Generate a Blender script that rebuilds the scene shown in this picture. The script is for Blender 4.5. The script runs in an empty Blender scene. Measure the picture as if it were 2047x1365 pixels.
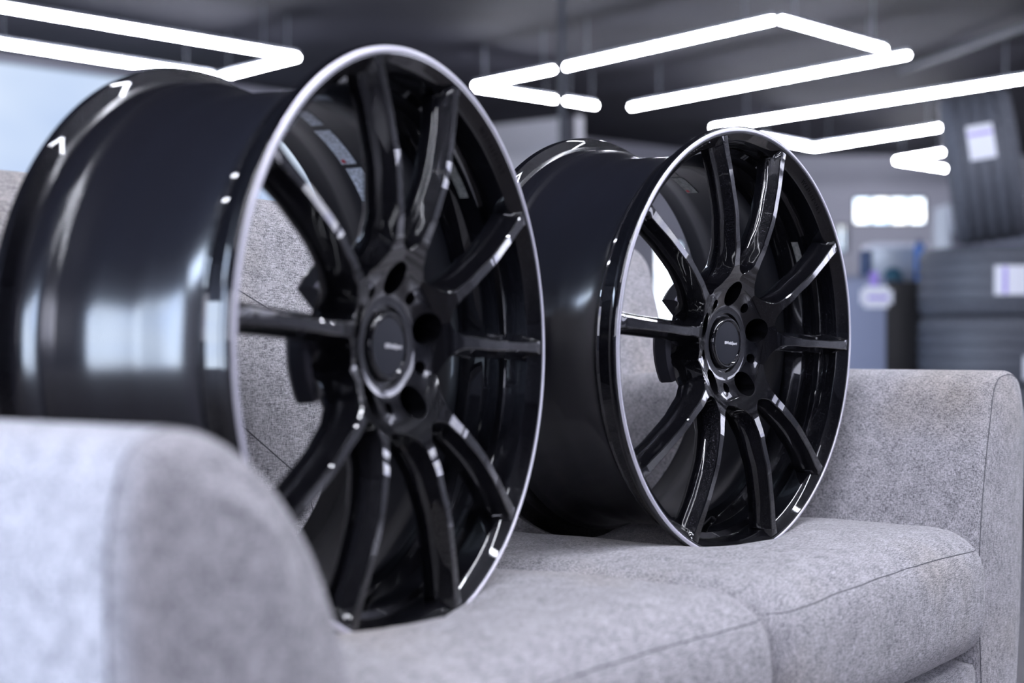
import bpy, bmesh, math, random
from mathutils import Vector, Matrix, noise
from math import sin, cos, radians, pi, sqrt, exp
random.seed(7)
C = bpy.context.scene.collection
sc = bpy.context.scene
H = 0.70          # lens height above the floor
F = 3086.0        # focal length in pixels of the 2047 px wide frame

# ------------------------------------------------------------------ camera
cam_d = bpy.data.cameras.new('camera')
cam = bpy.data.objects.new('camera', cam_d); C.objects.link(cam)
cam_d.sensor_width = 36.0; cam_d.lens = F / 2047 * 36
cam.location = (0, 0, H); cam.rotation_euler = (pi / 2 + 0.0004, 0, 0)
cam_d.clip_start = 0.05; cam_d.clip_end = 200
cam_d.dof.use_dof = True; cam_d.dof.focus_distance = 1.86
cam_d.dof.aperture_fstop = 3.3
sc.camera = cam
# ------------------------------------------------------------------ world, exposure
w = bpy.data.worlds.new('world'); sc.world = w; w.use_nodes = True
w.node_tree.nodes['Background'].inputs[0].default_value = (0.62, 0.76, 1.0, 1)
w.node_tree.nodes['Background'].inputs[1].default_value = 3.0
sc.view_settings.view_transform = 'Standard'; sc.view_settings.look = 'None'
sc.view_settings.gamma = 1.0; sc.view_settings.use_curve_mapping = False
sc.view_settings.exposure = 0.5
TUBE = 85.0       # emission of the light tubes
WINDOW = 13.0      # emission of the frosted panes by the sofa
FARWIN = 0.80

# ------------------------------------------------------------------ materials
def mat(name, col, rough=0.5, metal=0.0, coat=0.0, emit=None, es=0.0, spec=0.5):
    m = bpy.data.materials.new(name); m.use_nodes = True
    b = m.node_tree.nodes['Principled BSDF']
    b.inputs['Base Color'].default_value = (*col, 1); b.inputs['Roughness'].default_value = rough
    b.inputs['Metallic'].default_value = metal; b.inputs['Coat Weight'].default_value = coat
    b.inputs['Coat Roughness'].default_value = 0.03; b.inputs['Specular IOR Level'].default_value = spec
    if emit: b.inputs['Emission Color'].default_value = (*emit, 1); b.inputs['Emission Strength'].default_value = es
    return m
def N(m, t, **kw):
    n = m.node_tree.nodes.new(t)
    for k, v in kw.items(): setattr(n, k, v)
    return n
def L(m, a, b): m.node_tree.links.new(a, b)
def noisy(m, col, scale, amt, bump=0.0, coords='Object'):
    nt = m.node_tree; b = nt.nodes['Principled BSDF']
    tc = N(m, 'ShaderNodeTexCoord'); n = N(m, 'ShaderNodeTexNoise'); n.inputs['Scale'].default_value = scale; n.inputs['Detail'].default_value = 4
    L(m, tc.outputs[coords], n.inputs['Vector'])
    r = N(m, 'ShaderNodeValToRGB'); r.color_ramp.elements[0].position = .3; r.color_ramp.elements[1].position = .7
    r.color_ramp.elements[0].color = (*[c * (1 - amt) for c in col], 1); r.color_ramp.elements[1].color = (*[min(1, c * (1 + amt)) for c in col], 1)
    L(m, n.outputs['Fac'], r.inputs[0]); L(m, r.outputs[0], b.inputs['Base Color'])
    if bump:
        bp = N(m, 'ShaderNodeBump'); bp.inputs['Strength'].default_value = bump; bp.inputs['Distance'].default_value = .002
        L(m, n.outputs['Fac'], bp.inputs['Height']); L(m, bp.outputs[0], b.inputs['Normal'])
    return m

def fabric(name, tint=(1, 1, 1)):
    m = mat(name, (.3, .3, .33), .95, spec=.15); b = m.node_tree.nodes['Principled BSDF']
    b.inputs['Sheen Weight'].default_value = .25; b.inputs['Sheen Roughness'].default_value = .5
    tc = N(m, 'ShaderNodeTexCoord'); outs = []
    for sx, sy, sz in ((1500, 1500, 150), (150, 1500, 1500), (1500, 280, 1500)):
        mp = N(m, 'ShaderNodeMapping'); mp.inputs['Scale'].default_value = (sx * .8, sy * .8, sz * .8)
        n = N(m, 'ShaderNodeTexNoise'); n.inputs['Scale'].default_value = 1; n.inputs['Detail'].default_value = 1.5
        L(m, tc.outputs['Object'], mp.inputs[0]); L(m, mp.outputs[0], n.inputs['Vector']); outs.append(n.outputs['Fac'])
    a = N(m, 'ShaderNodeMath', operation='ADD'); L(m, outs[0], a.inputs[0]); L(m, outs[1], a.inputs[1])
    a2 = N(m, 'ShaderNodeMath', operation='ADD'); L(m, a.outputs[0], a2.inputs[0]); L(m, outs[2], a2.inputs[1])
    big = N(m, 'ShaderNodeTexNoise'); big.inputs['Scale'].default_value = 55; big.inputs['Detail'].default_value = 3
    L(m, tc.outputs['Object'], big.inputs['Vector'])
    a3 = N(m, 'ShaderNodeMath', operation='MULTIPLY_ADD'); L(m, big.outputs['Fac'], a3.inputs[0]); a3.inputs[1].default_value = .35; L(m, a2.outputs[0], a3.inputs[2])
    r = N(m, 'ShaderNodeValToRGB'); e = r.color_ramp.elements
    dv = N(m, 'ShaderNodeMath', operation='DIVIDE'); L(m, a3.outputs[0], dv.inputs[0]); dv.inputs[1].default_value = 3.35
    e[0].position = .41; e[1].position = .585
    e[0].color = (.12, .118, .130, 1); e[1].color = (.70, .68, .72, 1)
    L(m, dv.outputs[0], r.inputs[0])
    st = N(m, 'ShaderNodeTexNoise'); st.inputs['Scale'].default_value = 3.2; st.inputs['Detail'].default_value = 3
    L(m, tc.outputs['Object'], st.inputs['Vector'])
    sr = N(m, 'ShaderNodeValToRGB'); sr.color_ramp.elements[0].position = .52; sr.color_ramp.elements[1].position = .72
    sr.color_ramp.elements[0].color = (1, 1, 1, 1); sr.color_ramp.elements[1].color = (.93, .86, .74, 1)
    L(m, st.outputs['Fac'], sr.inputs[0])
    mx = N(m, 'ShaderNodeMix', data_type='RGBA', blend_type='MULTIPLY'); mx.inputs[0].default_value = 1
    L(m, r.outputs[0], mx.inputs[6]); L(m, sr.outputs[0], mx.inputs[7]); L(m, mx.outputs[2], b.inputs['Base Color'])
    bp = N(m, 'ShaderNodeBump'); bp.inputs['Strength'].default_value = .55; bp.inputs['Distance'].default_value = .0008
    L(m, a2.outputs[0], bp.inputs['Height']); L(m, bp.outputs[0], b.inputs['Normal'])
    return m

def gloss_black():
    m = mat('gloss black flake lacquer', (.008, .008, .011), .26, .5, 1.0, spec=.10); b = m.node_tree.nodes['Principled BSDF']
    tc = N(m, 'ShaderNodeTexCoord'); v = N(m, 'ShaderNodeTexVoronoi'); v.inputs['Scale'].default_value = 2500
    L(m, tc.outputs['Object'], v.inputs['Vector'])
    g = N(m, 'ShaderNodeNewGeometry')
    sub = N(m, 'ShaderNodeVectorMath', operation='SUBTRACT'); L(m, v.outputs['Color'], sub.inputs[0]); sub.inputs[1].default_value = (.5, .5, .5)
    mul = N(m, 'ShaderNodeVectorMath', operation='SCALE'); L(m, sub.outputs[0], mul.inputs[0]); mul.inputs['Scale'].default_value = .32
    add = N(m, 'ShaderNodeVectorMath', operation='ADD'); L(m, g.outputs['Normal'], add.inputs[0]); L(m, mul.outputs[0], add.inputs[1])
    nr = N(m, 'ShaderNodeVectorMath', operation='NORMALIZE'); L(m, add.outputs[0], nr.inputs[0])
    L(m, nr.outputs[0], b.inputs['Normal'])
    sp = N(m, 'ShaderNodeSeparateColor'); L(m, v.outputs['Color'], sp.inputs[0])
    r = N(m, 'ShaderNodeValToRGB'); r.color_ramp.elements[0].position = .90; r.color_ramp.elements[1].position = .99
    r.color_ramp.elements[0].color = (.004, .004, .006, 1); r.color_ramp.elements[1].color = (.05, .05, .062, 1)
    L(m, sp.outputs[0], r.inputs[0]); L(m, r.outputs[0], b.inputs['Base Color'])
    return m

M = {}
M['black'] = gloss_black()
M['satin'] = mat('satin black inner barrel', (.010, .010, .013), .38, 0, .15, spec=.25)
M['barrel'] = mat('satin black outer barrel', (.009, .009, .013), .19, 0, .10, spec=.62)
M['barrel'].node_tree.nodes['Principled BSDF'].inputs['Coat Roughness'].default_value = .4
M['pad'] = mat('satin pad lightened as if window lit', (.09, .09, .11), .36, .7, .2)  # lighter than the hub lacquer to paint in window light on the pads
M['lip'] = mat('machined rim edge', (.78, .77, .86), .45, .6)
M['hole'] = mat('unlit bore', (.002, .002, .003), .8, spec=.05)  # near-black colour paints in the shade inside the holes
M['cap'] = mat('cap face satin black', (.010, .012, .020), .5, 0, 0, spec=.15)
M['white'] = mat('white print', (.8, .8, .84), .5)
M['foil'] = noisy(mat('silver sticker', (.5, .5, .55), .5, 0), (.50, .51, .56), 320, .5)
M['foil_dull'] = noisy(mat('dull sticker', (.10, .095, .085), .5), (.20, .19, .175), 250, .4)
M['red'] = mat('red print', (.45, .03, .04), .5)
M['yellow'] = mat('yellow paint mark', (.32, .21, .02), .5)
M['fabric'] = fabric('grey melange weave')
M['thread'] = mat('dark seam thread', (.14, .14, .155), .9)
M['wood'] = noisy(mat('dark wood', (.05, .035, .025), .5), (.05, .035, .025), 30, .3)
M['tube'] = mat('lit light tube', (1, 1, 1), .4, emit=(.88, .90, 1.0), es=TUBE)
M['alu'] = mat('grey aluminium', (.35, .37, .42), .4, .8)
M['dim_metal'] = mat('dark painted metal', (.07, .075, .09), .6)
M['ceiling'] = noisy(mat('charcoal ceiling', (.1, .1, .12), .8, spec=.08), (.024, .024, .032), 1.3, .25)
M['floor'] = noisy(mat('grey brown floor tile', (.2, .19, .19), .25), (.17, .155, .16), 2.0, .15)
M['wall'] = noisy(mat('pale grey plaster', (.55, .55, .6), .8), (.34, .34, .39), 1.5, .05)
M['wall_white'] = noisy(mat('white plaster', (.8, .8, .84), .8), (.82, .82, .87), 1.5, .03)
M['wall_dark'] = noisy(mat('dark grey plaster', (.1, .1, .12), .8), (.07, .07, .085), 1.5, .1)
M['wall_mid'] = noisy(mat('mid grey plaster', (.3, .3, .35), .8), (.20, .20, .24), 1.5, .08)
M['frame'] = mat('window frame', (.10, .11, .13), .5, .3)
M['rubber'] = noisy(mat('tyre rubber', (.035, .037, .045), .55), (.10, .105, .125), 60, .2)
M['paper'] = mat('white label paper', (.88, .87, .93), .7)
M['violet'] = mat('violet print', (.42, .30, .80), .6)
M['counter'] = mat('blue grey panel', (.27, .30, .42), .5)
M['counter_dark'] = mat('black laminate', (.030, .030, .036), .5)
M['blue'] = mat('bright blue plastic', (.03, .16, .55), .35)
M['navy'] = mat('navy plastic', (.02, .05, .13), .4)
M['teal'] = mat('teal plastic', (.03, .13, .20), .4)
M['steel'] = mat('pale steel', (.5, .55, .62), .35, .4)
M['graphite_grey'] = mat('graphite panel', (.035, .036, .045), .6)  # plain graphite colour of the plinths

def pane_mat(name, c1, c2, strength, scale):
    m = bpy.data.materials.new(name); m.use_nodes = True; nt = m.node_tree
    nt.nodes.remove(nt.nodes['Principled BSDF']); em = N(m, 'ShaderNodeEmission')
    tc = N(m, 'ShaderNodeTexCoord'); mp = N(m, 'ShaderNodeMapping'); mp.inputs['Scale'].default_value = (1, 1, 2.2)
    n = N(m, 'ShaderNodeTexNoise'); n.inputs['Scale'].default_value = scale; n.inputs['Detail'].default_value = 2
    L(m, tc.outputs['Object'], mp.inputs[0]); L(m, mp.outputs[0], n.inputs['Vector'])
    r = N(m, 'ShaderNodeValToRGB'); r.color_ramp.elements[0].position = .35; r.color_ramp.elements[1].position = .62
    r.color_ramp.elements[0].color = (*c1, 1); r.color_ramp.elements[1].color = (*c2, 1)
    L(m, n.outputs['Fac'], r.inputs[0]); L(m, r.outputs[0], em.inputs[0]); em.inputs[1].default_value = strength
    L(m, em.outputs[0], nt.nodes['Material Output'].inputs['Surface'])
    return m
M['pane_near'] = pane_mat('daylit frosted pane', (.55, .70, 1.0), (.70, .82, 1.0), WINDOW, .5)
M['pane_unseen'] = pane_mat('added unseen daylight pane', (.60, .62, .85), (.85, .87, 1.0), 6.5, .8)  # glow of panes added out of view to brighten wheels and sofa
M['pane_far'] = pane_mat('daylit far pane', (.46, .58, .82), (.64, .74, .90), FARWIN, .55)
M['pane_bright'] = pane_mat('sunlit far pane', (.55, .72, .95), (1, 1, 1), 3.2, 5.0)

# ------------------------------------------------------------------ object helpers
def link(name, me, m=None, parent=None, smooth=True, ang=35):
    if m is not None:
        for mm in (m if isinstance(m, list) else [m]): me.materials.append(mm)
    if smooth:
        for p in me.polygons: p.use_smooth = True
        me.set_sharp_from_angle(angle=radians(ang))
    o = bpy.data.objects.new(name, me); C.objects.link(o)
    if parent: o.parent = parent
    return o
def obj(name, bm, m, parent=None, smooth=True, ang=35, fix=True):
    if fix: bmesh.ops.recalc_face_normals(bm, faces=bm.faces)
    me = bpy.data.meshes.new(name); bm.to_mesh(me); bm.free()
    return link(name, me, m, parent, smooth, ang)
def raw(name, vs, fs, m, parent=None, smooth=True, ang=35, fix=True):
    bm = bmesh.new(); bv = [bm.verts.new(v) for v in vs]
    for f in fs:
        try: bm.faces.new([bv[i] for i in f])
        except ValueError: pass
    return obj(name, bm, m, parent, smooth, ang, fix)
def empty(name, loc, rot=(0, 0, 0)):
    o = bpy.data.objects.new(name, None); C.objects.link(o); o.location = loc; o.rotation_euler = rot
    o.empty_display_size = .1
    return o
def tag(o, label=None, cat=None, group=None, kind=None):
    if label: o['label'] = label
    if cat: o['category'] = cat
    if group: o['group'] = group
    if kind: o['kind'] = kind
    return o
def bx(bm, lo, hi, bev=0.0, mtx=None):
    vs = [Vector((x, y, z)) for x in (lo[0], hi[0]) for y in (lo[1], hi[1]) for z in (lo[2], hi[2])]
    v = [bm.verts.new(mtx @ p if mtx else p) for p in vs]
    fs = [bm.faces.new([v[i] for i in f]) for f in ((0, 1, 3, 2), (4, 6, 7, 5), (0, 4, 5, 1), (2, 3, 7, 6), (0, 2, 6, 4), (1, 5, 7, 3))]
    if bev:
        es = {e for f in fs for e in f.edges}
        bmesh.ops.bevel(bm, geom=list(es), offset=bev, segments=2, affect='EDGES', profile=.6)
def box(name, lo, hi, m, parent=None, bev=0.0, mtx=None):
    bm = bmesh.new(); bx(bm, lo, hi, bev, mtx); return obj(name, bm, m, parent, smooth=bool(bev), ang=30)
def tube_mesh(bm, pts, r, seg=10, cap=True):
    rings = []; up0 = Vector((0.13, .21, .97))
    for i, p in enumerate(pts):
        a = pts[max(0, i - 1)]; b = pts[min(len(pts) - 1, i + 1)]; t = (Vector(b) - Vector(a)).normalized()
        x = t.cross(up0); x = x.normalized() if x.length > 1e-4 else t.orthogonal().normalized(); y = t.cross(x)
        rr = r[i] if isinstance(r, (list, tuple)) else r
        rings.append([bm.verts.new(Vector(p) + rr * (x * cos(2 * pi * k / seg) + y * sin(2 * pi * k / seg))) for k in range(seg)])
    for a, b in zip(rings, rings[1:]):
        for k in range(seg): bm.faces.new((a[k], a[(k + 1) % seg], b[(k + 1) % seg], b[k]))
    if cap: bm.faces.new(rings[0]); bm.faces.new(rings[-1])

# lathe about local -Y (d = distance in front of the lip plane, so y = -d); prof: list of (r, d)
def lathe_y(name, prof, m, parent=None, seg=180, closed=True, ang=30, a0=0.0, a1=360.0, mod=None):
    full = abs(a1 - a0 - 360) < 1e-6; n = seg if full else seg + 1
    vs = []; fs = []
    for i in range(n):
        t = radians(a0 + (a1 - a0) * i / seg)
        for (r, d) in prof:
            rr = r if mod is None else mod(r, d, i)
            vs.append((rr * sin(t), -d, rr * cos(t)))
    k = len(prof); lim = n if full else n - 1
    for i in range(lim):
        j = (i + 1) % n
        for q in range(k if closed else k - 1):
            p = (q + 1) % k; fs.append((i * k + q, i * k + p, j * k + p, j * k + q))
    if not full and closed: fs += [tuple(range(k)), tuple((n - 1) * k + q for q in range(k))]
    return raw(name, vs, fs, m, parent, True, ang)

# ------------------------------------------------------------------ the alloy wheel
def interp(tab, x):
    if x <= tab[0][0]: return tab[0][1]
    for (a, va), (b, vb) in zip(tab, tab[1:]):
        if x <= b:
            u = (x - a) / (b - a); u = u * u * (3 - 2 * u) * .5 + u * .5
            return va + (vb - va) * u
    return tab[-1][1]
ROT = 3.0
RIDGE = [(.071, -.0170), (.078, -.0135), (.086, -.0090), (.096, -.0045), (.12, .0008), (.16, .0045), (.2, .0028), (.235, -.0004), (.2485, -.0020)]
HW = [(.08, .0062), (.095, .0052), (.12, .0042), (.16, .0037), (.2, .0038), (.235, .0048), (.2485, .0062)]
OFF = [(.071, 12.4), (.10, 13.4), (.14, 14.9), (.2, 15.4), (.25, 15.5)]
BASE = [(.071, -.056), (.085, -.050), (.10, -.040), (.125, -.031), (.16, -.026), (.2, -.027), (.2365, -.031)]
# (extra half width beyond the ridge, depth below the ridge as share of full depth)
LEV = [(0, 0), (.0012, .028), (.0030, .25), (.0046, .40), (.0052, .47), (.0066, .53), (.0076, .62), (.0080, .80), (.0070, .95), (.0048, 1.0)]

def sm_(a, b, x):
    t = max(0, min(1, (x - a) / (b - a))); return t * t * (3 - 2 * t)
def make_spoke(pair, sgn):
    rs = [.0715, .0735, .0748, .0755, .0762, .0772, .0785, .080, .0815, .083, .0845, .086, .088, .0905, .0935, .097, .101, .106, .112, .12, .13, .142, .155, .17, .185, .2, .212, .222, .23, .2365, .2385, .2440, .2488]
    rows = []
    for r in rs:
        off = interp(OFF, r); ain = r * radians(off); aout = r * radians(36 - off)
        top = interp(RIDGE, r); bot = interp(BASE, r)
        if r > .2375: bot = -.016 if r < .24 else (-.0125 if r < .246 else -.0075)
        full = top - bot
        ridge = interp(HW, r)
        sides = []
        for side, A, rho in ((0, ain, .016), (1, aout, .021)):
            col = []
            for j, (ex, dep) in enumerate(LEV):
                w0 = ridge + ex
                if r > .2375: w0 = ridge + ex * .55
                r0 = (.0755 if side else .0835) + .003 * min(1, dep * 1.6)
                if w0 > A or r <= r0: wj = A; g = 0
                elif r < r0 + rho:
                    g = sqrt(max(0, 1 - ((r0 + rho - r) / rho) ** 2)); wj = A - (A - w0) * g
                else: g = 1; wj = w0
                d = top - full * dep
                if j in (1,): d = top - full * dep * g
                if side: d -= .0055 * (1 - g) * min(1, wj / A) * sm_(.095, .080, r)
                col.append((wj, d))
            sides.append(col)
        ring = []
        for (wj, d) in reversed(sides[0]): ring.append((-wj, d))
        for (wj, d) in sides[1]: ring.append((wj, d))
        ca = 3 * 0 + 72 * pair + sgn * off
        pts = []
        for (x, d) in ring:
            t = radians(ca) + sgn * x / r      # negative x is towards the pair mate
            pts.append((r * sin(t), -d, r * cos(t)))
        rows.append(pts)
    k = len(rows[0]); vs = [p for row in rows for p in row]; fs = []
    for i in range(len(rows) - 1):
        for q in range(k):
            p = (q + 1) % k; fs.append((i * k + q, i * k + p, (i + 1) * k + p, (i + 1) * k + q))
    fs += [tuple(range(k)), tuple((len(rows) - 1) * k + q for q in range(k))]
    return vs, fs

def make_hub(parent, spokes):
    seg = 160
    prof = [(.0, -.034), (.030, -.034), (.0345, -.034), (.0362, -.0302), (.0430, -.0300), (.0455, -.0296), (.0490, -.0284), (.0540, -.0263), (.0600, -.0234), (.0650, -.0208), (.0690, -.0186), (.0718, -.0170), (.0724, -.0174),
            (.0730, -.0185), (.0735, -.055), (.076, -.060), (.070, -.062), (.066, -.066), (.040, -.066), (.040, -.060), (.0, -.060)]
    def drop(r, d, i):
        if d < -.0315 or r < .05: return 0
        ph = abs((i / seg * 360 + 36) % 72 - 36)
        return .0055 * max(0, (ph - 12.4) / 23.6) * sm_(.056, .0715, r)
    bm = bmesh.new(); rings = []
    for (r, d) in prof:
        if r == 0: rings.append([bm.verts.new((0, -d, 0))])
        else: rings.append([bm.verts.new((r * sin(2 * pi * i / seg), -d + drop(r, d, i), r * cos(2 * pi * i / seg))) for i in range(seg)])
    for a, b in zip(rings, rings[1:]):
        for i in range(seg):
            j = (i + 1) % seg
            if len(a) == 1: bm.faces.new((a[0], b[i], b[j]))
            elif len(b) == 1: bm.faces.new((a[i], b[0], a[j]))
            else: bm.faces.new((a[i], a[j], b[j], b[i]))
    hub = obj('hub', bm, [M['black'], M['hole']], parent)
    bm = bmesh.new()
    def cyl(r, ang, pr, d0, d1, pr1=None):
        t = radians(ang); c = Vector((pr * sin(t), 0, pr * cos(t))); s = 40; A = []; B = []
        for i in range(s):
            q = 2 * pi * i / s; e = Vector((cos(q), 0, sin(q)))
            A.append(bm.verts.new(c + e * r + Vector((0, -d0, 0)))); B.append(bm.verts.new(c + e * (pr1 or r) + Vector((0, -d1, 0))))
        for i in range(s):
            j = (i + 1) % s; bm.faces.new((A[i], A[j], B[j], B[i]))
        bm.faces.new(A); bm.faces.new(B)
    for k in range(5):
        cyl(.0178, 72 * k, .0590, .02, -.050, .0128)
        cyl(.0071, 72 * k + 36, .0545, .02, -.048, .0055)
    cut = obj('cut', bm, M['hole'], None, False)
    for ob in [hub] + spokes:
        if ob is not hub: ob.data.materials.append(M['hole'])
        md = ob.modifiers.new('b', 'BOOLEAN'); md.operation = 'DIFFERENCE'; md.object = cut; md.solver = 'EXACT'; md.material_mode = 'TRANSFER'
    dg = bpy.context.evaluated_depsgraph_get(); dg.update()
    news = [bpy.data.meshes.new_from_object(ob.evaluated_get(dg)) for ob in [hub] + spokes]
    for ob, me_ in zip([hub] + spokes, news): ob.modifiers.clear(); ob.data = me_
    for me_ in news[1:]: me_.set_sharp_from_angle(angle=radians(24))
    me = news[0]
    # narrow chamfer round every opening
    bm = bmesh.new(); bm.from_mesh(me)
    idx = [i for i, mm in enumerate(me.materials) if mm and mm.name.startswith('unlit')]
    es = [e for e in bm.edges if len(e.link_faces) == 2 and (e.link_faces[0].material_index in idx) != (e.link_faces[1].material_index in idx)]
    bmesh.ops.bevel(bm, geom=es, offset=.0009, segments=2, affect='EDGES', material=0, clamp_overlap=True)
    bm.to_mesh(me); bm.free()
    for p in me.polygons: p.use_smooth = True
    me.set_sharp_from_angle(angle=radians(32))
    bpy.data.objects.remove(cut)
    return hub

def text_mesh(s, size, extr, shear=0.0, bold=0.0, space=1.0):
    cu = bpy.data.curves.new('t', 'FONT'); cu.body = s; cu.size = size; cu.extrude = extr; cu.shear = shear
    cu.align_x = 'CENTER'; cu.align_y = 'CENTER'; cu.offset = bold; cu.resolution_u = 3; cu.space_character = space
    o = bpy.data.objects.new('t', cu); C.objects.link(o)
    dg = bpy.context.evaluated_depsgraph_get(); dg.update(); me = bpy.data.meshes.new_from_object(o.evaluated_get(dg))
    bpy.data.objects.remove(o); return me

def patch(name, r, a0, a1, d0, d1, m, parent, skew=0.0, n=14):
    # a curved sticker on the inner wall
    vs = []; fs = []
    for i in range(n + 1):
        t = radians(a0 + (a1 - a0) * i / n)
        for rr in (r, r - .0003):
            for q in range(4):
                d = d0 + (d1 - d0) * q / 3 + skew * i / n
                vs.append((rr * sin(t), -d, rr * cos(t)))
    for i in range(n):
        for l in range(2):
            for q in range(3):
                a = i * 8 + l * 4 + q; fs.append((a, a + 1, a + 9, a + 8))
    for i in range(n):
        a = i * 8; fs.append((a, a + 4, a + 12, a + 8)); fs.append((a + 3, a + 7, a + 15, a + 11))
    return raw(name, vs, fs, m, parent)

R_IN = .2225
def make_wheel(stickers):
    root = empty('alloy_wheel', (0, 0, 0))
    rim = [(.2520, -.0010), (.2500, -.0014), (.2484, -.0028), (.2440, -.0066), (.2398, -.0102), (.2386, -.0122), (.2378, -.0330), (.2365, -.0360), (.2300, -.0385), (.2292, -.0420), (.2290, -.0540), (.2272, -.0575), (.2215, -.066),
           (.2160, -.078), (.2158, -.092), (.2195, -.102), (R_IN, -.118), (R_IN, -.165), (.2250, -.180), (.2335, -.196), (.2360, -.204), (.2362, -.2230), (.2400, -.2265), (.2520, -.2300), (.2555, -.2372), (.2562, -.2395),
           (.2575, -.2402), (.2588, -.2385), (.2590, -.2345), (.2578, -.2310), (.2540, -.2290), (.2470, -.2262), (.2430, -.2235), (.2412, -.2190), (.2410, -.2050), (.2418, -.2000), (.2424, -.1975), (.2410, -.1950), (.2385, -.1925),
           (.2370, -.1880), (.2330, -.1760), (.2300, -.1660), (.2288, -.1540), (.2287, -.1230), (.2282, -.1200), (.2240, -.1060), (.2222, -.0980), (.2222, -.0840), (.2260, -.0700), (.2340, -.0500), (.2385, -.0430), (.2420, -.0405),
           (.2424, -.0390), (.2412, -.0370), (.2410, -.0215), (.2430, -.0178), (.2480, -.0150), (.2550, -.0128), (.2578, -.0112), (.2588, -.0085), (.2588, -.0050), (.2580, -.0028), (.2572, -.0016)]
    # straight barrel between the seats as in the silhouette
    rim = [(r, d) if not (-.1235 < d < -.069 and .2215 <= r <= .2285 and k > 40) else (.2280, d) for k, (r, d) in enumerate(rim)]
    rim = [(r, d) if not (k > 40 and d > -.072 and d < -.045) else (max(r, .2295), d) for k, (r, d) in enumerate(rim)]
    rb = lathe_y('rim_barrel', rim, [M['black'], M['satin'], M['barrel']], root, seg=288, ang=28)
    inner = {tuple(round(c, 5) for c in p) for p in rim[6:22] if p[1] < -.075}
    outer = {tuple(round(c, 5) for c in p) for p in rim[31:58] if -.2265 < p[1] < -.044}
    for p in rb.data.polygons:
        ks = {(round(math.hypot(rb.data.vertices[v].co.x, rb.data.vertices[v].co.z), 5), round(-rb.data.vertices[v].co.y, 5)) for v in p.vertices}
        if ks <= inner: p.material_index = 1
        elif ks <= outer: p.material_index = 2
    tag(lathe_y('rim_edge', [(.2522, -.0008), (.2527, .0000), (.2538, .0003), (.2552, -.0002), (.2566, -.0012), (.2574, -.0024), (.2572, -.0036), (.2550, -.0040), (.2520, -.0030)], M['lip'], root, seg=288, ang=50), 'bright machined edge ring')
    sp = []
    for pair in range(5):
        for sgn in (-1, 1):
            vs, fs = make_spoke(pair, sgn); sp.append(raw('spoke', vs, fs, M['black'], root, True, 24))
    hub = make_hub(root, sp)
    # mounting pads behind the hub
    for k in range(5):
        lathe_y('mounting_pad', [(.046, -.0655), (.0775, -.0550), (.0830, -.0600), (.0850, -.0740), (.0820, -.0790), (.050, -.0790)], M['pad'], root, seg=16, a0=72 * k - 20 + 36, a1=72 * k + 20 + 36, ang=30)
    cap = lathe_y('center_cap', [(.0002, -.0272), (.0240, -.0274), (.0258, -.0278), (.0264, -.0272), (.0276, -.0258), (.0292, -.0258), (.0306, -.0272), (.0318, -.0296), (.0322, -.0335), (.0002, -.0335)], M['black'], root, seg=96, ang=30)
    lathe_y('cap_face', [(.0001, -.0266), (.0200, -.0268), (.0256, -.0272), (.0256, -.0280), (.0001, -.0280)], M['cap'], cap, seg=72, ang=30)
    me = text_mesh('WedsSport', .0052, .00012, .25, .00010)
    t = link('lettering', me, M['white'], cap, False); t.rotation_euler = (pi / 2, 0, 0); t.location = (.0072, .0264, 0); tag(t, 'small white italic lettering')
    bm = bmesh.new()
    for i in range(3):
        mt = Matrix.Translation((-.0070 + i * .0011, .0264, 0)) @ Matrix.Shear('XZ', 4, (.35, 0))
        bx(bm, (-.00035, -.0001, -.0018), (.00035, .0001, .0018), 0, mt)
    tag(obj('emblem', bm, M['white'], cap, False), 'three short white slanted bars')
    # raised letters round the inside of the lip
    for word, ca in (('WEDSSPORT', -29.0), ('WEDSSPORT', 37.0), ('WEDSSPORT', 116.0)):
        me = text_mesh(word, .0078, .0005, .0, .0001, 1.5)
        for v in me.vertices:
            x, y, z = v.co; t = radians(ca) + x / .2445
            d = -.0063 + y * .65 + z * .77; r = .2442 + y * .76 - z * .64
            v.co = (r * sin(t), -d, r * cos(t))
        link('raised_lettering', me, M['black'], root, False)
    # lettering debris free valve stem hole
    bm = bmesh.new(); t0 = radians(-178)
    tube_mesh(bm, [Vector((.232 * sin(t0), .046, .232 * cos(t0))), Vector((.222 * sin(t0), .040, .222 * cos(t0))), Vector((.212 * sin(t0), .030, .212 * cos(t0)))], [.0055, .0042, .0040], 14)
    obj('valve_stem', bm, M['black'], root)
    for (a0, a1, d0, d1, skew, m, lab, dot) in stickers:
        s = patch('sticker', interp([(-.165, R_IN - .0002), (-.118, R_IN - .0002)], d0) if d0 < -.11 else .2288, a0 - ROT, a1 - ROT, d0, d1, m, root, skew)
        tag(s, lab)
        if dot:
            q = patch('printed_mark', R_IN - .0006, a1 - ROT - 1.9, a1 - ROT - .6, d0 + .0015, d0 + .0055, M['red'], s); tag(q, 'small red printed mark')
    # yellow paint ticks
    y1 = patch('paint_mark', .2374, 121, 126, -.0325, -.0300, M['yellow'], root); tag(y1, 'dull yellow paint mark')
    return root
def place_wheel(root, loc, yaw, tilt):
    root.location = (loc[0], loc[1], loc[2] + H)
    root.rotation_euler = (Matrix.Rotation(yaw, 3, 'Z') @ Matrix.Rotation(-tilt, 3, 'X') @ Matrix.Rotation(radians(ROT), 3, 'Y')).to_euler()
st1 = [(21.2, 35.8, -.160, -.1425, -.001, M['foil'], 'grey printed sticker with a red mark', True),
       (37.4, 48.5, -.160, -.142, -.001, M['foil'], 'silvery iridescent sticker', False),
       (9.5, 18.5, -.152, -.138, -.004, M['foil'], 'plain grey sticker', False),
       (39.8, 50.5, -.0535, -.0440, 0, M['foil_dull'], 'faint brownish sticker', False)]
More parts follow.
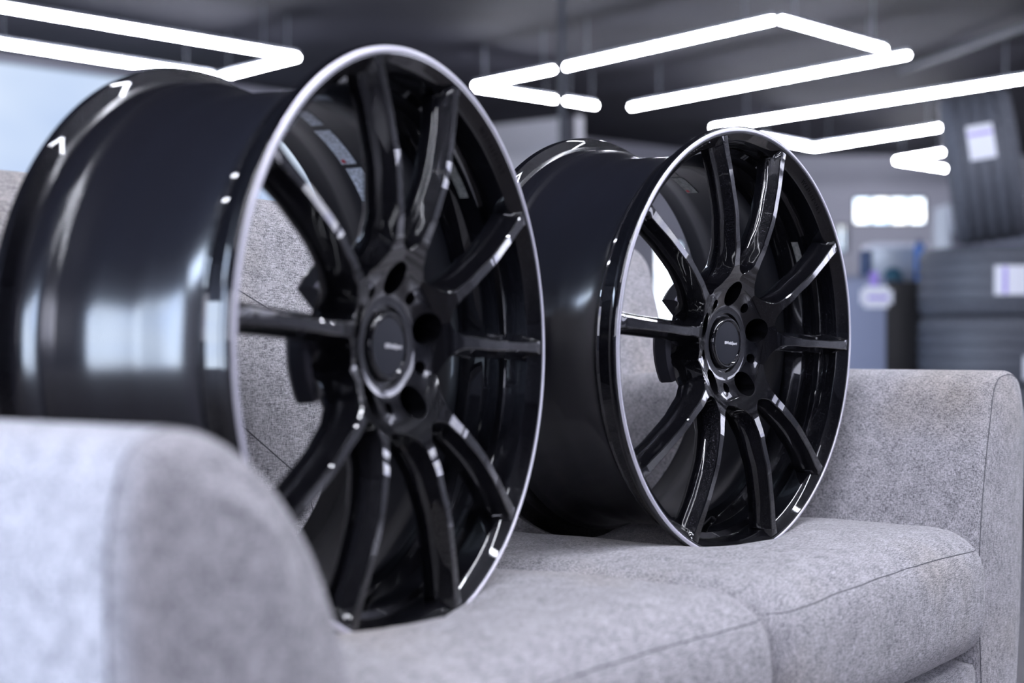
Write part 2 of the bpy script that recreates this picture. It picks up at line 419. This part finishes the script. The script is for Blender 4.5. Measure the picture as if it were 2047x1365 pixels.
st2 = [(18.5, 29.0, -.164, -.147, 0, M['foil_dull'], 'dull grey sticker with a red mark', True),
       (14.0, 17.2, -.160, -.146, -.003, M['foil_dull'], 'plain dull sticker', False),
       (55.0, 68.0, -.0535, -.0440, 0, M['foil_dull'], 'faint brownish sticker', False)]
w1 = make_wheel(st1); place_wheel(w1, (-.0832, 1.3377, -.0033), 1.0963, .0075)
tag(w1, 'gloss black ten spoke alloy wheel on the sofa seat, nearer of the two', 'wheel', 'alloy wheels on the sofa')
w2 = make_wheel(st2); place_wheel(w2, (.2813, 1.8497, -.0015), .8563, -.0225)
tag(w2, 'gloss black ten spoke alloy wheel on the sofa seat, farther of the two', 'wheel', 'alloy wheels on the sofa')

# ------------------------------------------------------------------ the sofa (local x along the seat, y towards the backrest, z = height relative to lens)
sofa = empty('sofa', (-.0832, 1.3377, H), (0, 0, math.atan2(.8146, .58)))
tag(sofa, 'grey woven two seat sofa with flared rounded armrests carrying both wheels', 'sofa')
SM = .305                                       # mid of the sofa along x
def sm(a, b, x):
    t = max(0, min(1, (x - a) / (b - a))); return t * t * (3 - 2 * t)
def rounded_box(a, r, n):
    """grid on a box of half sizes a with edge radius r, returns verts, faces (welded)"""
    bm = bmesh.new(); key = {}
    def V(p):
        k = tuple(round(c, 6) for c in p)
        if k not in key: key[k] = bm.verts.new(p)
        return key[k]
    for ax in range(3):
        u, v = [(1, 2), (0, 2), (0, 1)][ax]
        for s in (-1, 1):
            def grid(nn, h):   # denser near the edges
                return [-h + 2 * h * (.5 - .5 * cos(pi * i / nn)) * .5 + 2 * h * (i / nn) * .5 for i in range(nn + 1)]
            gu, gv = grid(n[u], a[u]), grid(n[v], a[v])
            for i in range(n[u]):
                for j in range(n[v]):
                    q = []
                    for (x, y) in ((gu[i], gv[j]), (gu[i + 1], gv[j]), (gu[i + 1], gv[j + 1]), (gu[i], gv[j + 1])):
                        p = [0, 0, 0]; p[ax] = s * a[ax]; p[u] = x; p[v] = y; q.append(V(tuple(p)))
                    bm.faces.new(q)
    for v in bm.verts:
        p = v.co; c = Vector([max(-(a[i] - r), min(a[i] - r, p[i])) for i in range(3)])
        dlt = p - c
        if dlt.length > 1e-7: v.co = c + dlt.normalized() * r
    return bm
def fold(s, t, seed):
    return noise.noise(Vector((s * 9 + seed, t * 9, seed))) * .004 + noise.noise(Vector((s * 25 + seed, t * 14, seed * 2))) * .0016
# t = -y ; front edge of the seat at t = .19
def top_z(s, t, s0, s1):
    z = -.236 + .010 * (1 - ((s - (s0 + s1) / 2) / ((s1 - s0) / 2)) ** 2)
    for (ws, wt0, wt1, dep) in ((0.0, -.25, .005, .030), (.629, -.27, .01, .034)):
        g = exp(-((s - ws) / .095) ** 2) * sm(wt1 + .06, wt1 - .02, t)
        z -= dep * g
    return z
def seat(s0, s1, seed):
    t0, t1 = -.34, .195; hz = .082; a = ((s1 - s0) / 2, (t1 - t0) / 2, hz)
    bm = rounded_box(a, .042, (46, 40, 16)); cs, ct = (s0 + s1) / 2, (t0 + t1) / 2
    for v in bm.verts:
        s = v.co.x + cs; t = ct - v.co.y * -1 * -1; t = ct + (-v.co.y) ; zr = v.co.z / hz
        base = -.318
        u = (zr + 1) / 2
        topd = top_z(s, t, s0, s1) - (base + hz)
        z = base + v.co.z + topd * max(0, u) ** 1.5
        fr = sm(.12, .195, t)
        # puffed front face, drooping slightly in front
        t += .012 * (1 - zr * zr) * fr
        z += fold(s, t, seed) * u - .006 * fr * u
        t += noise.noise(Vector((s * 22, z * 5, seed))) * .0022 * fr
        s += .006 * (1 - zr * zr) * (1 if s > cs else -1) * sm(.6, 1, abs(s - cs) / a[0])
        v.co = Vector((s, -t, z))
    return obj('seat_cushion', bm, M['fabric'], sofa, ang=70)
def seam(name, pts, r=.0013, parent=None):
    bm = bmesh.new(); tube_mesh(bm, pts, r, 6); return obj(name, bm, M['thread'], parent or sofa)
from mathutils.bvhtree import BVHTree
def bvh(o):
    return BVHTree.FromPolygons([v.co for v in o.data.vertices], [p.vertices[:] for p in o.data.polygons])
def surf(tree, o, d):
    h = tree.ray_cast(Vector(o), Vector(d)); return h[0]
def seam_on(o, starts, d, r=.0012, name='seam', sink=.0):
    tr = bvh(o); pts = []
    for p in starts:
        h = surf(tr, p, d)
        if h is not None: pts.append(h + Vector(d).normalized() * sink)
    if len(pts) > 2: return seam(name, pts, r, o)
c1 = seat(-.300, .300, 3.1); c2 = seat(.303, .905, 8.7)
for c, s0, s1 in ((c1, -.29, .29), (c2, .312, .896)):
    seam_on(c, [(s0 + (s1 - s0) * i / 60, -.5, -.262 + .006 * sin(pi * i / 60)) for i in range(61)], (0, 1, 0), .0007)

# armrests: profile in (x, z), swept along y with rounded front end
def arm_profile(near):
    # far arm: inner side first (from the bottom), over the top, down the outer side
    if near: key = [(.925, -.60), (.912, -.45), (.905, -.33), (.906, -.25), (.914, -.21), (.930, -.17), (.946, -.135), (.965, -.106), (.988, -.080), (1.016, -.060), (1.046, -.049), (1.075, -.050), (1.096, -.068), (1.105, -.12), (1.100, -.22), (1.087, -.35), (1.067, -.48), (1.047, -.60)]
    else: key = [(.925, -.60), (.915, -.45), (.905, -.33), (.910, -.25), (.928, -.17), (.950, -.10), (.963, -.065), (.983, -.045), (1.015, -.0385), (1.05, -.040), (1.078, -.052), (1.096, -.085), (1.102, -.13), (1.098, -.22), (1.085, -.35), (1.065, -.48), (1.045, -.60)]
    pts = []
    for i in range(len(key) - 1):
        p0 = key[max(0, i - 1)]; p1 = key[i]; p2 = key[i + 1]; p3 = key[min(len(key) - 1, i + 2)]
        for q in range(5):
            t = q / 5
            pts.append(tuple(.5 * (2 * p1[k] + (-p0[k] + p2[k]) * t + (2 * p0[k] - 5 * p1[k] + 4 * p2[k] - p3[k]) * t * t + (-p0[k] + 3 * p1[k] - 3 * p2[k] + p3[k]) * t ** 3) for k in (0, 1)))
    pts.append(key[-1]); return pts
def arm(mirror):
    P = arm_profile(mirror); cx, cz = 1.005, -.32; n = len(P)
    # inward normals
    def inset(k, e):
        x, z = P[k]; a = P[max(0, k - 1)]; b = P[min(n - 1, k + 1)]; tx, tz = b[0] - a[0], b[1] - a[1]; l = math.hypot(tx, tz) or 1
        nx, nz = tz / l, -tx / l
        return (x + nx * e, z + nz * e)
    tf = .205 if mirror else .187; r = .022 if mirror else .011; rows = []
    ts = [(-.50, 0), (-.40, 0), (-.30, 0), (-.2, 0), (-.1, 0), (0, 0), (.08, 0), (.14, 0), (tf - r, 0)]
    for q in range(1, 7):
        an = q / 6 * pi / 2; ts.append((tf - r + r * sin(an), r * (1 - cos(an))))
    for (t, e) in ts:
        row = []
        for k in range(n):
            x, z = inset(k, e)
            if z > -.2: z -= .012 * sm(-.15, -.5, t)
            row.append((x, -t, z))
        rows.append(row)
    # front panel rings towards the spine, slightly puffed
    last = rows[-1]
    for q in range(1, 6):
        f = q / 5 * .96; row = []
        for (x, y, z) in last:
            sx = cx; szz = max(-.60, min(-.11, z))
            row.append((x + (sx - x) * f, y - .010 * (1 - (1 - f) ** 2), z + (szz - z) * f))
        rows.append(row)
    vs = []; fs = []
    for row in rows:
        for (x, y, z) in row:
            nn = noise.noise(Vector((x * 8, y * 8, z * 8 + (5 if mirror else 0)))) * .0025
            x += nn
            vs.append((2 * SM - x if mirror else x, y, z))
    for i in range(len(rows) - 1):
        for k in range(n - 1): fs.append((i * n + k, i * n + k + 1, (i + 1) * n + k + 1, (i + 1) * n + k))
    L_ = (len(rows) - 1) * n
    for k in range(n // 2):
        a, b = k, n - 2 - k
        if a < b: fs.append((L_ + a, L_ + a + 1, L_ + b, L_ + b + 1))
    fs.append(tuple(range(n)))
    o = raw('armrest', vs, fs, M['fabric'], sofa, ang=75)
    SR = 9 if mirror else 12
    sm_pts = [(vs[SR * n + k][0], vs[SR * n + k][1], vs[SR * n + k][2]) for k in range(4, n - 3)]
    cxx = 2 * SM - cx if mirror else cx
    seam('seam', [Vector(p) + Vector((p[0] - cxx, 0, 0)).normalized() * .0004 for p in sm_pts], .0007, o)
    return o
armf = arm(False); armn = arm(True)
# backrest: leaning padded slab with stitched seams
def backrest():
    a = (.862, .085, .31); bm = rounded_box(a, .05, (70, 10, 44))
    for v in bm.verts:
        x, y, z = v.co; s = x + SM; zr = z / a[2]
        zz = z - .142
        yy = y + .468 + .10 * (zz + .14) + .02 * sm(-.05, .15, zz)     # leans away from the seat
        if y < 0:
            yy -= .018 * (1 - zr * zr) * (1 - (x / a[0]) ** 4)
            yy += noise.noise(Vector((s * 6, zz * 6, 1.7))) * .004
        zz += .006 * cos(s * 3)
        sx = 1 + .0 * zr
        v.co = Vector((s * sx, yy, zz))
    return obj('backrest', bm, M['fabric'], sofa, ang=75)
bk = backrest()
def back_line(p, q, n=30):
    return [(p[0] + (q[0] - p[0]) * i / n, -.1, p[1] + (q[1] - p[1]) * i / n) for i in range(n + 1)]
for (p, q) in (((.02, .15), (.165, .068)), ((.165, .068), (.36, -.03)), ((.36, -.03), (.252, -.160)), ((.165, -.097), (.252, -.160)), ((.165, -.097), (.06, -.02)), ((.36, -.03), (.52, .08)), ((.52, .08), (.70, -.03)), ((.70, -.03), (.90, .08)), ((.252, -.16), (.262, -.21))):
    seam_on(bk, back_line(p, q), (0, 1, 0), .0008)
# base rail under the cushions and the feet
bm = rounded_box((.62, .27, .085), .02, (20, 12, 8))
for v in bm.verts: v.co = Vector((v.co.x + SM, v.co.y + .085, v.co.z - .490))
obj('base', bm, M['fabric'], sofa, ang=70)
for (s, y) in ((-.36, -.14), (.97, -.14), (-.36, .40), (.97, .40)):
    bm = bmesh.new(); tube_mesh(bm, [(s, y, -H), (s, y, -.58)], [.018, .026], 16); obj('foot', bm, M['wood'], sofa)

# ------------------------------------------------------------------ room shell
CZ = H + 2.20
def struct(o): o['kind'] = 'structure'; return o
def wall(name, p, q, z0=0.0, z1=CZ, m=None, th=.12):
    a = Vector((p[0], p[1], 0)); b = Vector((q[0], q[1], 0)); d = (b - a); l = d.length; ang = math.atan2(d.y, d.x)
    mt = Matrix.Translation(a) @ Matrix.Rotation(ang, 4, 'Z')
    return struct(box(name, (0, 0, z0), (l, th, z1), m or M['wall'], None, 0, mt))
struct(box('floor', (-6, -5, -.1), (10, 22, 0), M['floor']))
struct(box('ceiling', (-6, -5, CZ), (10, 22, CZ + .1), M['ceiling']))

def window_wall(name, p, q, openings, m, pane, wn, z0=0.0, th=.14, mullions=0, fr=.03):
    """wall from p to q with rectangular openings (x0, x1, z0, z1) along its length; each opening gets a framed glowing pane"""
    a = Vector((p[0], p[1], 0)); b = Vector((q[0], q[1], 0)); d = b - a; l = d.length
    mt = Matrix.Translation(a) @ Matrix.Rotation(math.atan2(d.y, d.x), 4, 'Z'); bm = bmesh.new()
    xs = 0.0
    for (x0, x1, a0, a1) in sorted(openings):
        if x0 > xs: bx(bm, (xs, 0, 0), (x0, th, CZ), 0, mt)
        if a0 > 0: bx(bm, (x0, 0, 0), (x1, th, a0), 0, mt)
        if a1 < CZ: bx(bm, (x0, 0, a1), (x1, th, CZ), 0, mt)
        xs = x1
    if xs < l: bx(bm, (xs, 0, 0), (l, th, CZ), 0, mt)
    struct(obj(name, bm, m, None, False))
    for i, (x0, x1, a0, a1) in enumerate(sorted(openings)):
        bm = bmesh.new()
        bx(bm, (x0, .02, a0), (x0 + fr, .09, a1), 0, mt); bx(bm, (x1 - fr, .02, a0), (x1, .09, a1), 0, mt)
        bx(bm, (x0 + fr, .02, a0), (x1 - fr, .09, a0 + fr), 0, mt); bx(bm, (x0 + fr, .02, a1 - fr), (x1 - fr, .09, a1), 0, mt)
        for k in range(mullions):
            xx = x0 + (x1 - x0) * (k + 1) / (mullions + 1); bx(bm, (xx - fr / 2, .025, a0 + fr), (xx + fr / 2, .085, a1 - fr), 0, mt)
        wo = struct(obj('window_%d' % (wn + i), bm, M['frame'], None, False))
        box('window_pane', (x0 + fr, .05, a0 + fr), (x1 - fr, .06, a1 - fr), pane, wo, 0, mt)
# left wall beside the sofa, with the tall daylight windows (runs from behind the lens to the far left corner)
window_wall('wall_left', (-4.3, -4.4), (-4.3, 11.3), [(2.40, 3.90, .10, 1.90), (4.06, 5.50, .10, 1.90), (5.95, 8.10, .60, 2.35)], M['wall_mid'], M['pane_near'], 1)  # third opening is an added pane that brightens the spoke sides
window_wall('wall_back_left', (-4.3, 11.3), (-1.35, 14.2), [(.15, 2.75, .15, CZ - .05), (2.80, 3.60, .15, H + 1.88)], M['wall_mid'], M['pane_far'], 5, fr=.02)
wall('wall_back_recess', (-1.35, 14.2), (-1.6, 16.8), m=M['wall_mid'])
wall('wall_back_centre', (-1.6, 16.8), (.62, 15.0), z1=CZ, m=M['wall_white'])
wall('wall_back_return', (.62, 15.0), (.75, 16.6), m=M['wall_dark'])
window_wall('wall_back_middle', (.75, 16.6), (2.6, 18.2), [(1.15, 1.62, .02, H + 1.15)], M['wall_mid'], M['pane_bright'], 8)
window_wall('wall_back_right', (2.6, 18.2), (9.8, 18.2), [(1.20, 1.38, H + 1.05, H + 1.40), (1.42, 2.30, H + 1.38, H + 1.72)], M['wall'], M['pane_bright'], 9, mullions=3, fr=.03)  # narrow first opening is added in place of a blurred bright spot
window_wall('wall_right', (9.8, 18.2), (9.8, -4.4), [(7.5, 10.3, 1.12, 2.75), (10.7, 13.4, 1.12, 2.75), (13.8, 16.6, 1.12, 2.75)], M['wall_mid'], M['pane_unseen'], 12)  # unseen windows added, set high to put highlights on rim edge and ridges
window_wall('wall_near', (9.8, -4.4), (-4.3, -4.4), [(10.0, 11.6, .9, 2.6), (11.9, 13.4, .9, 2.6)], M['wall_mid'], M['pane_unseen'], 20)  # unseen windows added behind the lens to brighten armrests and backrest

# ------------------------------------------------------------------ light tubes: endpoints (pixel of the photo projected to the lamp level)
TZ = 1.90
def at(px, py, z=TZ):
    y = z * F / (682.5 - py); return Vector(((px - 1023.5) / F * y, y, H + z))
def fixture(name, a, b, label, r=.0125, group='light tubes under the ceiling'):
    o = empty(name, a); a = Vector(a); b = Vector(b); d = b - a; u = d.normalized()
    bm = bmesh.new(); tube_mesh(bm, [Vector((0, 0, 0)), u * .002, d - u * .002, d], [r * .8, r, r, r * .8], 14); obj('diffuser', bm, M['tube'], o)
    side = u.cross(Vector((0, 0, 1))).normalized(); bm = bmesh.new()
    p = [Vector((0, 0, r * 1.0)), d + Vector((0, 0, r * 1.0))]
    v = [bm.verts.new(q + side * sx + Vector((0, 0, sz))) for q in p for (sx, sz) in ((-.014, 0), (.014, 0), (.014, .022), (-.014, .022))]
    for f in ((0, 1, 2, 3), (4, 7, 6, 5), (0, 4, 5, 1), (1, 5, 6, 2), (2, 6, 7, 3), (3, 7, 4, 0)): bm.faces.new([v[i] for i in f])
    obj('housing', bm, M['alu'], o, False)
    for q in (.12, .88):
        w_ = bmesh.new(); s = d * q; tube_mesh(w_, [s + Vector((0, 0, r + .02)), Vector((s.x, s.y, CZ - a.z))], .0025, 6); obj('hanger', w_, M['alu'], o)
    return tag(o, label, 'light', group)
tubes = [((-45, 5), (592, 112), 'top long tube of the lit rectangle at the far left'),
         ((-60, 76), (424, 151), 'lower long tube of the lit rectangle at the far left'),
         ((440, 153), (594, 114), 'short cross tube closing the left lit rectangle on its right'),
         ((1130, 133), (1546, 39), 'long tube rising to the topmost corner above the wheels'),
         ((1562, 39), (1768, 97), 'short tube falling right from the topmost corner'),
         ((1262, 213), (1815, 109), 'long tube below the topmost corner, second from the top on the right'),
         ((1425, 254), (2110, 147), 'long tube passing in front of the upright tyre top'),
         ((1628, 294), (1890, 252), 'medium tube ending at the left of the upright tyre'),
         ((1520, 273), (1622, 293), 'short tube half hidden behind the rim of the far wheel'),
         ((1792, 319), (1890, 302), 'tiny far upper tube left of the upright tyre'),
         ((1792, 321), (1890, 336), 'tiny far lower tube left of the upright tyre'),
         ((950, 170), (1106, 138), 'upper arm of the small lit corner between the wheels'),
         ((950, 174), (1109, 198), 'lower arm of the small lit corner between the wheels'),
         ((1132, 201), (1190, 210), 'stubby lit tube right of the thin post between the wheels')]
for a, b, lab in tubes: fixture('light_tube', at(*a), at(*b), lab)
# unseen tubes added above the sofa to light its seat, arms and back
for (a, b) in (((.2, .6), (1.8, 2.3)), ((-.35, .0), (1.25, 1.7)), ((.7, 1.1), (2.3, 2.8)), ((.9, 3.6), (2.4, 5.4)), ((-.5, .2), (-1.6, -1.4)), ((-.1, -.1), (-1.2, -1.7)), ((1.2, .1), (2.8, 1.8))):
    fixture('light_tube', (a[0], a[1], H + TZ), (b[0], b[1], H + TZ), 'unseen lit tube added above the sofa to light it')

# thin post between the lit corners
p = at(1119, 100); po = box('post', (p.x - .02, 9.6, 0), (p.x + .02 - .0, 9.64, CZ), M['dim_metal']); po.location = (0, 0, 0)
tag(po, 'slim grey metal post standing behind the gap between the two wheels', 'post')

# ------------------------------------------------------------------ tyres
def tyre(loc, rot, label, lab_angle, lab_w, lab_h, vio, seed, side_off=0):
    o = empty('tyre', loc, rot); tag(o, label, 'tyre', 'tyres stacked at the right')
    Rr = .325; W = .150
    prof = [(.215, -.105), (.205, -.112), (.208, -.122), (.235, -.135), (.275, -.148), (.300, -.146), (.3125, -.136), (.319, -.118)]
    gr = [-.078, -.027, .027, .078]
    tread = []
    for g in gr:
        tread += [(Rr - .06 * g * g * 1.2, g - .0078), (Rr - .010, g - .006), (Rr - .010, g + .006), (Rr - .06 * g * g * 1.2, g + .0078)]
    prof = prof + tread + [(r, -d) for (r, d) in reversed(prof[:8])] + [(.222, .10), (.300, .12), (.308, 0), (.300, -.12), (.222, -.10)]
    def mod(r, d, i):
        if abs(d) > .088 and r > .296 and r < .324 and (i % 4) == 0: return r - .006
        return r
    lathe_y('tread', prof, M['rubber'], o, seg=288, ang=25, mod=mod)
    # paper label stuck on the tread
    n = 8; a = radians(lab_angle); vs = []; fs = []
    for i in range(n + 1):
        for q in (0, 1):
            for lr in (0, 1):
                if True:
                    t = a + (i / n - .5) * lab_h / Rr; d = (q - .5) * lab_w + side_off; rr = Rr + .003 + .001 * lr
                    vs.append((rr * sin(t), -d, rr * cos(t)))
    for i in range(n):
        b = i * 4; fs += [(b, b + 4, b + 6, b + 2), (b + 1, b + 3, b + 7, b + 5), (b, b + 1, b + 5, b + 4), (b + 2, b + 6, b + 7, b + 3)]
    fs += [(0, 2, 3, 1), (n * 4, n * 4 + 1, n * 4 + 3, n * 4 + 2)]
    lb = raw('paper_label', vs, fs, M['paper'], o); tag(lb, 'white paper label with a violet stripe')
    vs = []; fs = []
    for i in range(n + 1):
        for q in (0, 1):
            if vio == 'v':  # stripe runs across the circumference direction
                t = a + (.18 + .10 * i / n) * lab_h / Rr; d = (q - .5) * lab_w * .9 + side_off
            else:
                t = a + (i / n - .5) * lab_h / Rr; d = (-.2 + .12 * q) * lab_w + side_off
            vs.append(((Rr + .0046) * sin(t), -d, (Rr + .0046) * cos(t)))
    for i in range(n): fs.append((i * 2, i * 2 + 1, i * 2 + 3, i * 2 + 2))
    raw('printed_stripe', vs, fs, M['violet'], lb)
    return o

def P(px, py, y): return Vector(((px - 1023.5) / F * y, y, H + (682.5 - py) / F * y))
c = P(1964, 333, 6.65)
tyre(c, (radians(-8), 0, radians(74)), 'black tyre standing upright on top of the tyre stack, white label on its tread', 283, .105, .150, 'v', 1)
cz = [.262, -.038, -.338]
labs = ['black tyre lying flat directly under the upright tyre, label facing the sofa', 'black tyre lying flat, second below the upright tyre', 'black tyre lying flat at the bottom of the stack, hidden by the armrest']
for i, z in enumerate(cz):
    tyre((2.135, 6.85, H + z), (radians(-90), 0, radians((0, 7, -5)[i])), labs[i], (182, 172, 170)[i], (.125, .10, .10)[i], (.165, .12, .12)[i], 'v', i, (0, -.07, 0)[i])
pl = box('display_plinth', (1.80, 6.5, 0), (2.50, 7.2, H - .488), M['graphite_grey'], None, .006); tag(pl, 'low graphite plinth carrying the stack of tyres', 'plinth')
tyre(P(2138, 345, 6.9), (0, 0, radians(68)), 'black tyre standing at the very right edge beside the labelled upright tyre', 250, .1, .1, 'v', 4)
# carrier for that second upright tyre: another flat tyre under it
for z in cz: tyre((2.83, 6.90, H + z), (radians(-90), 0, radians(20)), 'black flat tyre of the neighbouring stack beyond the right edge', 90, .1, .1, 'v', 5)
pl = box('display_plinth', (2.52, 6.55, 0), (3.2, 7.25, H - .488), M['graphite_grey'], None, .006); tag(pl, 'low plinth under the stack at the right edge', 'plinth')

# counter with panel front
k = empty('counter', (1.35, 7.0, 0)); tag(k, 'blue grey counter panel with a white price card, right of the far wheel', 'counter')
box('front_panel', (0, 0, 0), (.345, .03, H + .30), M['counter'], k, .004)
box('carcass', (.01, .03, 0), (.335, .60, H + .285), M['counter_dark'], k)
box('top', (-.01, .0, H + .285), (.30, .60, H + .302), M['counter'], k, .003)
cb = empty('cabinet', (1.74, 7.25, 0)); tag(cb, 'black laminate cabinet between the blue grey counter and the tyres', 'cabinet')
box('carcass', (0, 0, 0), (.36, .55, H + .285), M['counter_dark'], cb, .004); box('door', (.01, -.018, .08), (.35, -.001, H + .26), M['counter_dark'], cb, .003); box('plinth', (.02, .02, -.0), (.34, .03, .07), M['graphite_grey'], cb)
# price card hung on the counter
pc = empty('price_card', P(1752, 592, 6.996)); tag(pc, 'white rounded price card with violet strap on the counter front', 'card')
bm = bmesh.new(); bx(bm, (-.074, -.003, -.05), (.074, .003, .05)); bmesh.ops.bevel(bm, geom=[e for e in bm.edges if abs(e.verts[0].co.y - e.verts[1].co.y) > .004], offset=.02, segments=5, affect='EDGES')
obj('card', bm, M['paper'], pc, False)
box('strap', (-.03, -.004, .048), (.006, .002, .115), M['violet'], pc); box('printed_line', (-.04, -.0045, -.012), (.05, -.0031, .004), M['violet'], pc)
def lathe_z(name, prof, m, parent, loc=(0, 0, 0), seg=28):
    vs = []; fs = []; n = len(prof)
    for i in range(seg):
        t = 2 * pi * i / seg; vs += [(loc[0] + r * cos(t), loc[1] + r * sin(t), loc[2] + z) for r, z in prof]
    for i in range(seg):
        j = (i + 1) % seg; fs += [(i * n + q, j * n + q, j * n + q + 1, i * n + q + 1) for q in range(n - 1)]
    return raw(name, vs, fs, m, parent)
def can(px, y, bottom, r, h, m, name, label, cat, capm=None, neck=.5):
    q = P(px, 0, y); o = empty(name, (q.x, y, bottom)); tag(o, label, cat)
    lathe_z('body', [(.001, 0), (r * .96, 0), (r, .006), (r, h * .78), (r * .93, h * .85), (r * neck, h * .9), (.001, h * .9)], m, o)
    lathe_z('lid', [(.001, h * .9), (r * neck * 1.05, h * .9), (r * neck * 1.05, h * .985), (r * neck * .9, h), (.001, h)], capm or m, o); return o
tz = H + .3025
can(1731, 7.12, tz, .030, .135, M['navy'], 'canister', 'tall navy canister standing on the blue grey counter', 'canister', M['paper'])
dc = empty('display_case', (1.73, 7.40, H + .2855)); tag(dc, 'pale steel display case standing on the black cabinet', 'case')
box('body', (0, 0, 0), (.26, .20, .165), M['steel'], dc, .006); box('lid', (-.006, -.006, .166), (.266, .206, .190), M['paper'], dc, .006)
can(1838, 7.29, H + .2855, .024, .20, M['blue'], 'bottle', 'bright blue bottle at the right end of the black cabinet', 'bottle', M['navy'])
q = P(1785, 0, 7.33); hm = empty('bowl', (q.x, 7.33, H + .2855)); tag(hm, 'dark teal upturned bowl in front of the pale case', 'bowl')
lathe_z('shell', [(.050, 0), (.049, .02), (.042, .045), (.028, .062), (.012, .069), (.001, .070)], M['teal'], hm)
lathe_z('rim', [(.048, 0), (.053, .001), (.054, .004), (.050, .008), (.047, .004)], M['navy'], hm)
# shelf far behind with bright packages
sh = empty('shelf_unit', (3.1, 11.0, 0)); tag(sh, 'pale shelf unit far behind the counter', 'shelf')
for x in (0, .95): box('side_panel', (x, 0, 0), (x + .03, .35, H + .98), M['steel'], sh)
for z in (.3, .8, 1.2, H + .80): box('shelf', (.03, .0, z), (.95, .35, z + .025), M['steel'], sh)
box('back_panel', (.03, .33, .05), (.95, .345, H + .98), M['wall'], sh)
for i, (dx, wd, h, mm, lab) in enumerate(((-.66, .10, .15, 'paper', 'white'), (-.52, .09, .13, 'blue', 'blue'), (-.40, .10, .12, 'paper', 'second white'), (-.14, .13, .10, 'teal', 'teal'))):
    b_ = box('package', (3.82 + dx, 10.98, H + .826), (3.82 + dx + wd, 11.12, H + .826 + h), M[mm], None, .004); tag(b_, lab + ' package on the top board of the far shelf unit', 'package', 'packages on the far shelf')
# pipe below the ceiling at the upper right
a = at(1800, 140, 2.12); b = at(2120, 28, 2.12); bm = bmesh.new(); tube_mesh(bm, [a, b], .022, 12)
tag(obj('ceiling_pipe', bm, M['dim_metal']), 'thin grey pipe running just below the ceiling at upper right', 'pipe')
